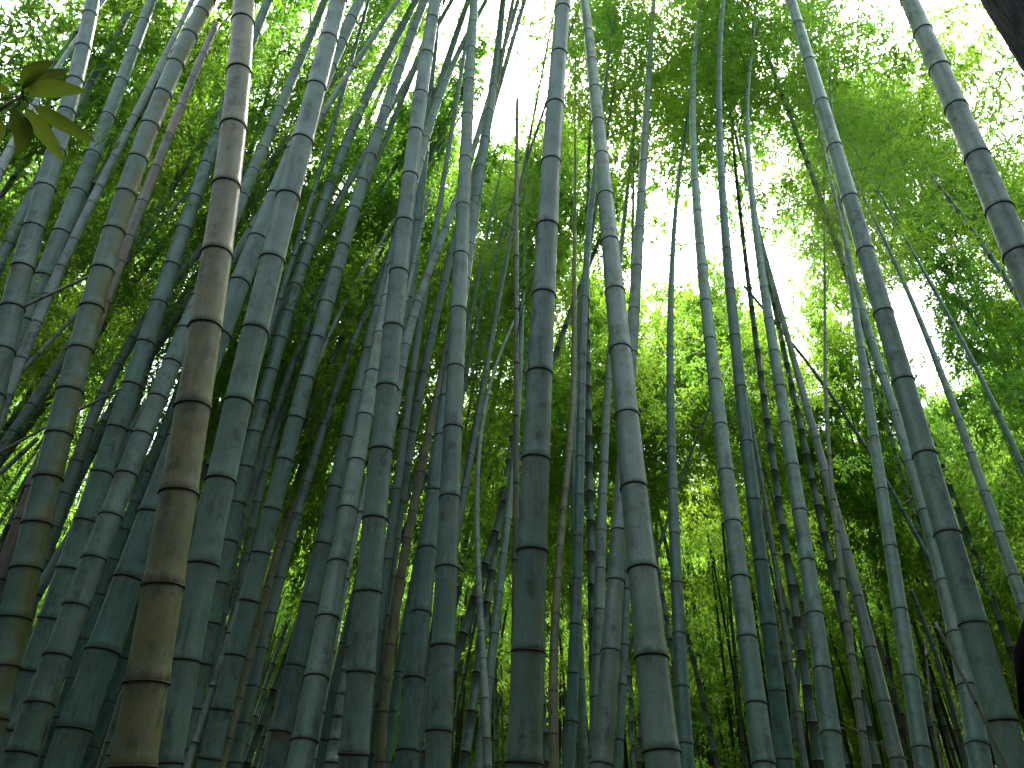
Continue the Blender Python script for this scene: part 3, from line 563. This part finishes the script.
def scale_crown(o, cr, c0, H, pos, nm):
    """a narrower crown: pull every vertex towards the culm"""
    k = (o.data.name, cr)
    if k not in _SC:
        me = o.data.copy(); n = len(me.vertices); V = np.empty(n*3, np.float32); me.vertices.foreach_get('co', V); V = V.reshape(-1, 3)
        zs = np.linspace(0, H, 60); ax = np.array([pos(z) for z in zs])
        cx_, cy_ = np.interp(V[:, 2], ax[:, 2], ax[:, 0]), np.interp(V[:, 2], ax[:, 2], ax[:, 1])
        if nm == 'crown_foliage':                               # move whole leaves, keep their size
            C = V.reshape(-1, 4, 3).mean(1); c1, c2 = np.interp(C[:, 2], ax[:, 2], ax[:, 0]), np.interp(C[:, 2], ax[:, 2], ax[:, 1])
            off = np.stack([(c1-C[:, 0])*(1-cr), (c2-C[:, 1])*(1-cr)], 1); V = V.reshape(-1, 4, 3); V[:, :, :2] += off[:, None, :]; V = V.reshape(-1, 3)
            keep = np.repeat(np.random.RandomState(1).rand(len(C)) < cr*1.1, 4); V = V[keep]
            me = mesh_from('crown_foliage', V, np.arange(len(V)).reshape(-1, 4), [M_LEAF], False)
        else:
            V[:, 0] = cx_+(V[:, 0]-cx_)*cr; V[:, 1] = cy_+(V[:, 1]-cy_)*cr; me.vertices.foreach_set('co', V.ravel()); me.update()
        _SC[k] = me
    o.data = _SC[k]
GREENS = [(.065,.11,.085), (.045,.08,.05), (.03,.045,.025), (.12,.165,.14), (.022,.026,.018), (.10,.09,.05)]
bgp = []; tries = 0
def zone(px): return 'left' if px < 340 else ('middle' if px < 680 else 'right')
NAMES = {'left': 'left', 'middle': 'middle', 'right': 'right'}
spots = []
thr = .7
while len(spots) < 198 and tries < 14000:
    tries += 1
    if tries % 700 == 0: thr -= .06
    u = rnd.random(); d = 6.8+(27-6.8)*u**.85; az = rnd.uniform(-.76, .76)
    x, y = d*math.sin(az), d*math.cos(az)
    if any(math.hypot(x-a, y-b) < .7 for a, b, *_ in spots): continue
    if any(math.hypot(x-p[0](0)[0], y-p[0](0)[1]) < .5 for p in PLACED): continue
    if x > -.5 and d < 13 and any(math.hypot(x-a, y-b) < 1.5 for a, b, *_ in spots): continue
    if d < 10: pi = rnd.choice([0, 2, 6, 6, 6])
    elif d < 14: pi = rnd.choice([0, 1, 4, 3, 4, 6])
    else: pi = rnd.choice([1, 3, 4, 3, 5, 4])
    a = rnd.uniform(0, 6.28); s = rnd.uniform(.88, 1.14)
    if x < -1: a = rnd.gauss(0, .7)           # on the left they all lean to the right
    elif d < 14: a = math.pi/2+rnd.gauss(0, .5)
    cr_ = 1.
    if x > 1.5 and d < 12 and 860 < project((x, y, 1.6+y*.75))[0] < 1010 and rnd.random() < .65: continue
    r_ = crown_fit(pi, x, y, a, s)
    if r_ is None: cr_ = .58; r_ = crown_fit(pi, x, y, a, s, cr_)
    if r_ is None or r_[0] < thr: continue
    cov[r_[1]] += r_[2]
    spots.append((x, y, pi, a, s, d, cr_))
print('cover/want'); print((cov[::2, ::2]*10).astype(int)); print(thr, [len(p[2].polygons) for p in PROTO], len(CROWNS[0][1].polygons))
LANDMARKS = {3: 'mossy one', 7: 'long crossing one', 5: 'big tan one', 8: 'thick clean one', 11: 'close-jointed one', 12: 'bluish one', 15: 'leftmost cluster one', 13: 'foremost cluster one',
    19: 'dark crossing one', 18: 'speckled one', 44: 'pale whip', 25: 'middle one', 39: 'close pair', 26: 'widening one', 38: 'upright one', 28: 'grey right-hand one',
    29: 'dark-ringed one', 30: 'crooked-tipped one', 31: 'black-blotched one', 34: 'pale-tipped one', 36: 'half-hidden one', 32: 'thickest right one'}
LAND = []
for k_, nm_ in LANDMARKS.items():
    pp = sorted((p[1], p[0]) for p in CULMS[k_][2]); LAND.append((float(np.interp(590, [p[0] for p in pp], [p[1] for p in pp])), nm_))
LAND.sort(key=lambda q: q[0])
LAND_UP = []
for k_, nm_ in {0: 'left-edge thick one', 2: 'clean straight one', 58: 'bright close-ringed one', 3: 'mossy one', 6: 'crossing one', 5: 'big tan one'}.items():
    pp = sorted((p[1], p[0]) for p in CULMS[k_][2]); LAND_UP.append((float(np.interp(330, [p[0] for p in pp], [p[1] for p in pp])), nm_+' higher up'[:0]))
LAND_UP.sort(key=lambda q: q[0])
BGL = []
nb = len(spots); LEANERS = set()
while len(spots) < nb+30:                                          # the crowded pale leaning stems on the left
    d = rnd.uniform(5.8, 12.5); az = rnd.uniform(-.86, -.30); x, y = d*math.sin(az), d*math.cos(az)
    if any(math.hypot(x-a, y-b) < .45 for a, b, *_ in spots): continue
    if any(math.hypot(x-p[0](0)[0], y-p[0](0)[1]) < .35 for p in PLACED): continue
    LEANERS.add(len(spots)); spots.append((x, y, rnd.choice([3, 4, 1]), rnd.gauss(0, .5), rnd.uniform(.85, 1.1), d, .4))
for n_, (x, y, pi, a, s, d, cr_) in enumerate(spots):
    me, br, fo, H, c0, _ = PROTO[pi]
    px, py, zc = project((x, y, 2.6)); zn = zone(px)
    depth = 'nearer' if d < 13 else ('deeper' if d < 20 else 'farthest')
    root = empty('bamboo', (x, y, gz(x, y))); root.rotation_euler = (rnd.gauss(0, .02), (abs(rnd.gauss(.06, .05)) if x < -1 else rnd.gauss(0, .02)), 0)
    root.scale = (s, s, s)
    lean_ = n_ in LEANERS
    if lean_: root.rotation_euler[1] = rnd.uniform(.05, .24)
    c = rnd.choice(GREENS[:2]+GREENS[:1] if d < 13 and x > 2 else GREENS[:2]+GREENS[3:4]+GREENS[5:] if d < 16 else GREENS); v = rnd.uniform(.8, 1.15)
    if x < -1.5 and d < 15: c = rnd.choice([GREENS[0], GREENS[3], GREENS[3]])
    if lean_: c = GREENS[rnd.choice([0, 3, 3])]
    tone = {0: 'green-grey', 1: 'dull green', 2: 'dark', 3: 'pale', 4: 'blackish', 5: 'brownish'}[GREENS.index(c)]
    size = 'slim' if d < 13 else ('thin' if d < 20 else 'very thin')
    m_ = root.matrix_basis if False else None
    Mx = Matrix.Translation(root.location) @ root.rotation_euler.to_matrix().to_4x4() @ Matrix.Scale(s, 4) @ Matrix.Rotation(a, 4, 'Z')
    pj = [project(Mx @ Vector(PROTO[pi][5](z))) for z in np.arange(.5, H, .25)]
    def xat(yy): return min(pj, key=lambda q: abs(q[1]-yy))[0]
    px = xat(590); lm0 = LAND
    if px < 25: px = xat(330); lm0 = LAND_UP
    lm = [(-1e9, None)]+lm0+[(1e9, None)]; k = max(i for i in range(len(lm)) if lm[i][0] <= px); A_, B_ = lm[k][1], lm[k+1][1]
    where = 'left of the %s' % B_ if A_ is None else ('right of the %s' % A_ if B_ is None else 'between the %s and the %s' % (A_, B_))
    BGL.append((root, px))
    tag(root, '%s %s bamboo behind, %s' % (size, tone, where), 'bamboo', 'shaded bamboos of the thicket behind')
    for nm, m_ in (('culm', me), ('crown_branches', br), ('crown_foliage', fo)):
        o = link(nm, m_, root, color=tuple(q*v*(1.5 if lean_ else 1) for q in c)); o.rotation_euler = (0, 0, a)
        if nm != 'culm' and cr_ < 1: scale_crown(o, cr_, c0, H, PROTO[pi][5], nm)
by = {}
for r_, p_ in BGL: by.setdefault(r_['label'], []).append((p_, r_))
for L_, q in by.items():                                           # several in one gap: say which
    if len(q) < 2: continue
    q.sort(key=lambda t: t[0]); n = len(q)
    names = ['left', 'right'] if n == 2 else (['leftmost', 'middle', 'rightmost'] if n == 3 else ['leftmost']+['second', 'third', 'fourth', 'fifth', 'sixth', 'seventh', 'eighth', 'ninth', 'tenth', 'eleventh', 'twelfth'][:n-2]+['rightmost'])
    for w_, (p_, r_) in zip(names, q): r_['label'] = w_+' '+L_
print('background', len(spots), 'tries', tries, 'longest label', max(len(r_['label'].split()) for r_, _ in BGL), max((r_['label'] for r_, _ in BGL), key=lambda t: len(t.split())))

# ---------------------------------------------------------------- far wood that reads as one mass
def far_wood():
    rg = np.random.RandomState(9); V = []; n = 0
    pts = []
    for i in range(430):
        az = rg.uniform(-.85, .85); d = rg.uniform(29, 62); x, y = d*math.sin(az), d*math.cos(az); g = gz(x, y)
        Hh = rg.uniform(8, 13); k = 420
        u = rg.rand(k); z = g+4.5+u*Hh; rr_ = (1.7*np.sin(np.pi*np.clip(u*.8+.15, 0, 1)))*np.sqrt(rg.rand(k)); th = rg.rand(k)*6.28
        # leaves gather in tufts
        q = rg.randint(0, 60, k); tu = rg.randn(60, 3)*.0
        pts.append(np.stack([x+rr_*np.cos(th), y+rr_*np.sin(th), z], 1))
    B = np.concatenate(pts); B = np.repeat(B, 3, 0)+rg.randn(len(B)*3, 3)*.16; n = len(B)
    d = rg.randn(n, 3); d[:, 2] = d[:, 2]*.6-.4; d /= np.linalg.norm(d, axis=1)[:, None]
    s = np.cross(d, rg.randn(n, 3)); s /= np.linalg.norm(s, axis=1)[:, None]
    L = rg.uniform(.16, .30, n)[:, None]; W = L*.28
    Vv = np.stack([B, B+d*L*.4+s*W, B+d*L, B+d*L*.4-s*W], 1).reshape(-1, 3)
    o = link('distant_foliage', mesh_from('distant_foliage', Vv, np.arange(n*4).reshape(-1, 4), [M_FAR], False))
    tag(o, 'mass of green leaves far behind the bamboo stems', 'foliage', kind='stuff')
    # far stems, past telling apart
    Vs, Fs = [], []
    for i in range(1900):
        az = rg.uniform(-.8, .8); dd = rg.uniform(17, 42); x, y = dd*math.sin(az), dd*math.cos(az); g = gz(x, y)-.2
        H = rg.uniform(8, 13); lx, ly = rg.randn()*.45+(.8 if x < 0 else -.1), rg.randn()*.4; r = rg.uniform(.028, .055); o_ = len(Vs)
        for k, u in enumerate((0, .35, .7, 1.)):
            for a in range(5): Vs.append((x+lx*u*u+r*(1-.7*u)*math.cos(a*1.257), y+ly*u*u+r*(1-.7*u)*math.sin(a*1.257), g+H*u))
        for k in range(3):
            for a in range(5): Fs.append((o_+k*5+a, o_+k*5+(a+1) % 5, o_+k*5+5+(a+1) % 5, o_+k*5+5+a))
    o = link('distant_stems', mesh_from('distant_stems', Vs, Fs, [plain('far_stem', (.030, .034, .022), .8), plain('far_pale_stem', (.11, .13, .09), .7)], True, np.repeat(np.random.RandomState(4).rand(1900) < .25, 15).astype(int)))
    tag(o, 'far-off mass of thin dark stems at the back of the grove', 'stems', kind='stuff')
far_wood()
# ---------------------------------------------------------------- bare sticks and fallen poles
def at(x, y, Y):
    r = ray(x, y); t = Y/r[1]; return np.array([r[0]*t, Y, CAMZ+r[2]*t])
def pole(name, pix, Y, r0, r1, mat, color, label, cat, nodes=True, group=None, dY=0):
    """a leaning pole through two or three photographed points, continued down to the ground at its thick end"""
    P = [at(x, y, Y+dY*i) for i, (x, y) in enumerate(pix)]
    a, b = P[-2], P[-1]
    if b[2] > .05 and a[2] > b[2]:
        t = b[2]/(a[2]-b[2]); t = min(t, 9/np.linalg.norm(b-a)); P.append(b+(b-a)*t)
    n = 14; Q = []
    seg = [np.linalg.norm(P[i+1]-P[i]) for i in range(len(P)-1)]; tot = sum(seg)
    for k in range(n+1):
        s = tot*k/n; i = 0
        while i < len(seg)-1 and s > seg[i]: s -= seg[i]; i += 1
        Q.append(P[i]+(P[i+1]-P[i])*min(1, s/seg[i]))
    Q = np.array(Q)[::-1]
    for _ in range(3): Q[1:-1] = (Q[:-2]+2*Q[1:-1]+Q[2:])/4
    base = Q[0].copy(); root = empty(name, base); tag(root, label, cat, group)
    Q = Q-base; L = np.concatenate([[0], np.cumsum(np.linalg.norm(np.diff(Q, axis=0), axis=1))])
    f = lambda s: np.array([np.interp(s, L, Q[:, k]) for k in range(3)])
    nd = list(np.arange(.2, L[-1]-.05, .24))
    link('culm', culm_mesh('culm', f, lambda s: r0+(r1-r0)*s/L[-1], nd, L[-1], mat, 10, z0=0), root, color=color)
    for k in range(3):
        s = L[-1]*(.45+.17*k)
        side_twig(root, f(s), (rnd.uniform(-1, 1), rnd.uniform(-.3, .3), .5), rnd.uniform(.3, .6), r1*.45, M_TWIG, int(Y*100)+k)
    return root
pole('leaning_pole', [(744,286),(774,319),(807,359),(837,399),(861,436),(887,476),(904,509),(924,549)], 7.2, .030, .014, M_CULM, G['d'], 'dark thin pole slanting down to the right across the right-hand bamboos', 'pole')
pole('leaning_pole', [(735,345),(709,413),(692,443),(679,476),(655,560)], 9.5, .03, .016, M_CULM, G['k'], 'dark thin pole slanting down to the left behind the bamboos right of centre', 'pole')
pole('leaning_pole', [(90,276),(47,296),(-60,345)], 3.4, .016, .008, M_CULM, (.30, .32, .24), 'pale bare stick slanting across the gap left of the mossy bamboo', 'stick')
pole('leaning_pole', [(122,388),(83,404),(10,442),(-70,490)], 3.9, .013, .007, M_CULM, (.28, .30, .22), 'thin pale bare stick low behind the mossy bamboo', 'stick')
pole('leaning_pole', [(38,438),(0,473),(-60,530)], 3.2, .018, .011, M_CULM, (.20, .27, .22), 'pale greenish stick slanting out of the left edge', 'stick')
pole('dead_stem', [(815,570),(806,600),(800,650),(794,712)], 8.0, .04, .03, M_CULM, G['k'], 'black dead stem leaning right beside the nearly black bamboo', 'stem')
pole('dead_stem', [(911,590),(926,628),(939,655),(952,690),(958,740),(975,800)], 5.0, .03, .012, M_CULM, G['k'], 'black bent stem between the slim bamboo and the half-hidden one on the lower right', 'stem')
pole('dry_twig', [(925,640),(922,668),(930,708),(941,768)], 3.2, .008, .004, M_DRY, G['b'], 'thin pale dry twig hanging down at the lower right', 'twig')
pole('dry_twig', [(935,622),(945,640),(964,676),(983,712),(1000,750)], 2.7, .007, .005, M_DRY, G['b'], 'thin brown dry twig lying across the thickest right-hand bamboo', 'twig')

# ---------------------------------------------------------------- dark tree trunk, top right to lower right
def trunk():
    a = at(1013, 0, 2.35); b = at(1053, 63, 2.35)          # centre line of the visible bark
    d = (a-b)/np.linalg.norm(a-b); base = b-d*((b[2]+.1)/d[2]); top = a+d*4.5
    base[2] = 0; root = empty('tree', base)
    tag(root, 'dark rough-barked tree trunk crossing the top right corner', 'tree')
    n, sd_ = 60, 40; rg = np.random.RandomState(3); V = []; ph = rg.rand(sd_)*6.28; am = rg.rand(sd_)
    for i in range(n):
        u = i/(n-1); c = (base+(top-base)*u)-base; r = .135*(1-.35*u)*(1+.35*math.exp(-u*22))
        for k in range(sd_):
            th = 2*math.pi*k/sd_; q = r*(1+.05*math.sin(9*th+1.4*math.sin(u*17))+.035*math.sin(17*th+u*40+ph[k])+.02*rg.randn())
            V.append((c[0]+q*math.cos(th), c[1]+q*math.sin(th), c[2]))
    Fc = [(i*sd_+k, i*sd_+(k+1) % sd_, (i+1)*sd_+(k+1) % sd_, (i+1)*sd_+k) for i in range(n-1) for k in range(sd_)]
    s = NT('bark'); tc = s.n('ShaderNodeTexCoord').outputs['Object']; mp = s.n('ShaderNodeMapping'); mp.inputs['Scale'].default_value = (1, 1, .12); s.l(tc, mp.inputs[0])
    nz = s.noise(mp.outputs[0], 42, 5, .7); c = s.mix(s.ramp(nz, .38, .62), (.012, .011, .013), (.075, .066, .062))
    b_ = s.n('ShaderNodeBsdfPrincipled'); s.l(c, b_.inputs['Base Color']); b_.inputs['Roughness'].default_value = .95
    bp = s.n('ShaderNodeBump'); bp.inputs['Distance'].default_value = .02; s.l(nz, bp.inputs['Height']); s.l(bp.outputs[0], b_.inputs['Normal']); s.l(b_.outputs[0], s.out.inputs[0])
    link('trunk', mesh_from('trunk', V, Fc, [s.m]), root)
    # crown of small leaves well above the frame, carried by three limbs
    t0 = top-base
    for k in range(4):
        a_ = k*1.6; e = t0+np.array([math.cos(a_)*1.1, math.sin(a_)*1.1, 1.0]); s0 = (top-base)*(.82+.05*k)
        link('limb', tube_mesh('limb', [s0, (s0+e)/2+np.array([0, 0, -.1]), e], [.05, .035, .015], s.m, 8), root)
    V = []; n = 5000; Pc = t0+np.array([0, 0, .9])+rg.randn(n, 3)*np.array([.8, .8, .45]); d_ = rg.randn(n, 3); d_ /= np.linalg.norm(d_, axis=1)[:, None]
    kp = np.array([not (-60 < q[0] < 1084 and -60 < q[1] < 830 and q[2] > 0) for q in map(project, Pc+base)]); Pc = Pc[kp]; d_ = d_[kp]; n = len(Pc)
    sx = np.cross(d_, rg.randn(n, 3)); sx /= np.linalg.norm(sx, axis=1)[:, None]
    Vv = np.stack([Pc, Pc+d_*.035+sx*.02, Pc+d_*.09, Pc+d_*.035-sx*.02], 1).reshape(-1, 3)
    link('crown', mesh_from('crown', Vv, np.arange(n*4).reshape(-1, 4), [M_LEAF], False), root)
trunk()
def low_trunk():
    b = at(1045, 708, 3.6); base = np.array([b[0], b[1], 0]); root = empty('tree', base)
    tag(root, 'nearly black tree trunk just entering the picture at the lower right edge', 'tree')
    P = [(.35, 0, 0), (.30, 0, .8), (.20, 0, b[2]-.5), (.06, 0, b[2]-.22), (.0, 0, b[2]), (.05, 0, b[2]+.2), (.2, .03, b[2]+.42), (.45, .1, b[2]+.8), (.95, .2, b[2]+1.6), (1.5, .3, b[2]+2.6), (2.2, .4, b[2]+4.2)]
    link('trunk', tube_mesh('trunk', P, [.15, .13, .115, .105, .10, .10, .095, .09, .08, .06, .03], plain('black_bark', (.012, .009, .009), 1., .5, 30, 0), 16), root)
    br, fo = crown_meshes(77, 2.6, dens=.5, spread=1.1)
    for nm, me in (('crown_branches', br), ('crown_foliage', fo)): link(nm, me, root, Vector((2.0, .4, b[2]+3.2)))
low_trunk()

# ---------------------------------------------------------------- unseen grove behind the camera, its leaves placed to block low light
def grove_behind():
    rg = np.random.RandomState(21); V = []; pts = []
    for i in range(620):
        az = rg.uniform(.95, 2*math.pi-.95); d = rg.uniform(6, 22)
        x, y = d*math.sin(az), d*math.cos(az); k = 330; u = rg.rand(k)
        lo = .2
        z = lo+u**1.5*(8.5+d*.15-lo); r = 1.5*np.sqrt(rg.rand(k)); th = rg.rand(k)*6.28
        pts.append(np.stack([x+r*np.cos(th), y+r*np.sin(th), z], 1))
    for i in range(150):                                     # unseen leaf layer added behind the viewpoint to shade the lower culms
        x, y = rg.uniform(-9, 9), rg.uniform(-9, -.8); k = 330; r = 1.3*np.sqrt(rg.rand(k)); th = rg.rand(k)*6.28
        pts.append(np.stack([x+r*np.cos(th), y+r*np.sin(th), rg.uniform(3.6, 7.5, k)], 1))
    B = np.concatenate(pts)
    B = B[[not (-120 < q[0] < 1144 and -160 < q[1] < 900 and q[2] > 0) for q in map(project, B)]]; n = len(B)
    d = rg.randn(n, 3); d /= np.linalg.norm(d, axis=1)[:, None]; s = np.cross(d, rg.randn(n, 3)); s /= np.linalg.norm(s, axis=1)[:, None]
    L = rg.uniform(.22, .4, n)[:, None]; W = L*.16
    Vv = np.stack([B, B+d*L*.4+s*W, B+d*L, B+d*L*.4-s*W], 1).reshape(-1, 3)
    o = link('grove_shade_foliage', mesh_from('grove_shade_foliage', Vv, np.arange(n*4).reshape(-1, 4), [M_FAR], False))
    tag(o, 'unseen grove leaves behind and beside the viewpoint, added to shade the lower bamboos', 'foliage', kind='stuff')
    Vs, Fs = [], []
    for i in range(220):
        az = rg.uniform(.95, 2*math.pi-.95); dd = rg.uniform(3.5, 22); x, y = dd*math.sin(az), dd*math.cos(az)
        H = 14; lx, ly = rg.randn()*.6, rg.randn()*.6; r = rg.uniform(.04, .06); o_ = len(Vs)
        for k, u in enumerate((0, .35, .7, 1.)):
            for a in range(8): Vs.append((x+lx*u*u+r*(1-.8*u)*math.cos(a*.7854), y+ly*u*u+r*(1-.8*u)*math.sin(a*.7854), H*u))
        for k in range(3):
            for a in range(8): Fs.append((o_+k*8+a, o_+k*8+(a+1) % 8, o_+k*8+8+(a+1) % 8, o_+k*8+8+a))
    o = link('grove_stems', mesh_from('grove_stems', Vs, Fs, [plain('grove_stem', (.09, .13, .10), .6)]))
    tag(o, 'stems of the grove behind and beside the viewpoint', 'stems', kind='stuff')
grove_behind()

# ---------------------------------------------------------------- broad leaves hanging in at the top left
def broad():
    Y = 1.1
    T = 1.15
    att = lambda x, y, t: ray(x, y)*t+np.array([0, 0, CAMZ])
    hub = att(22, 96, T); stem_x = att(-150, 120, T)
    base = np.array([stem_x[0]-.12, stem_x[1], 0]); root = empty('evergreen_shrub', base)
    tag(root, 'twig of broad dark leathery leaves hanging in at the upper left edge', 'shrub')
    H = stem_x[2]
    P = [(0, 0, 0), (.01, .01, H*.4), (-.01, 0, H*.75), (0, 0, H+.25)]
    link('stem', tube_mesh('stem', P, [.022, .018, .013, .005], M_TWIG, 8), root)
    h = hub-base; tw = [np.array([0, 0, H-.1]), np.array([.05, 0, H-.03]), (stem_x-base)+np.array([.0, 0, 0]), h*.98+np.array([-.03, 0, 0]), h]
    link('twig', tube_mesh('twig', tw, [.006, .005, .0045, .0035, .002], M_TWIG, 6), root)
    def leaf(x0, y0, x1, y1, wpx, bend=.0, dy=0., twist=0.):
        a = att(x0, y0, T)-base; b = att(x1, y1, T+dy)-base; L = np.linalg.norm(b-a); W = 1.08*wpx*T/F
        d = (b-a)/L; vw = (a+b)/2+base-np.array([0, 0, CAMZ]); s = np.cross(d, vw); s /= np.linalg.norm(s); nn = np.cross(s, d)
        s = s*math.cos(twist)+nn*math.sin(twist); nn = np.cross(s, d); n = 13; V = []; Fc = []
        for i in range(n):
            t = i/(n-1); wd = W*.5*max(.02, (math.sin(math.pi*t**.85))**.75*(1-.12*t)); c = a+d*L*t+nn*(-L*.10*math.sin(math.pi*t))+s*bend*L*math.sin(math.pi*t)
            for k, e in enumerate((-1, -.55, 0, .55, 1)):
                V.append(c+s*wd*e+nn*wd*(.22*abs(e))*(1+.1*math.sin(i*2.1)))
        for i in range(n-1):
            for k in range(4): Fc.append((i*5+k, i*5+k+1, i*5+6+k, i*5+5+k))
        link('leaf', mesh_from('leaf', V, Fc, [M_BLADE]), root)
        pt = [h, (h+a)/2+np.array([0, .004, 0]), a+d*L*.03]
        link('leaf_stalk', tube_mesh('leaf_stalk', pt, [.0012, .001, .001], M_TWIG, 5), root)
    for q in [(22,88,54,61,17,.10,.02,.5), (27,92,87,91,17,.04,.0,.1), (33,105,96,142,15,-.03,.03,.2), (25,108,64,162,16,.03,.04,-.2), (14,107,17,157,18,.10,-.02,.15),
              (12,94,-18,76,10,.0,.02,.3), (-6,112,-2,146,10,.1,.02,.0), (-60,104,-90,70,14,0,.02,.3), (20,92,70,70,12,.05,.05,.2)]: leaf(*q)
s = NT('leathery_leaf'); tc = s.n('ShaderNodeTexCoord').outputs['Object']
c = s.mix(s.ramp(s.noise(tc, 45, 4, .6), .35, .7), (.045, .075, .013), (.065, .09, .016)); c = s.mix(s.ramp(s.noise(tc, 110, 2), .68, .74), c, (.18, .17, .04))
p = s.n('ShaderNodeBsdfPrincipled'); s.l(c, p.inputs['Base Color']); p.inputs['Roughness'].default_value = .5; p.inputs['Specular IOR Level'].default_value = .15
t = s.n('ShaderNodeBsdfTranslucent'); t.inputs[0].default_value = (.10, .14, .014, 1)
m = s.n('ShaderNodeMixShader'); m.inputs[0].default_value = .5; s.l(p.outputs[0], m.inputs[1]); s.l(t.outputs[0], m.inputs[2]); s.l(m.outputs[0], s.out.inputs[0])
M_BLADE = s.m
broad()
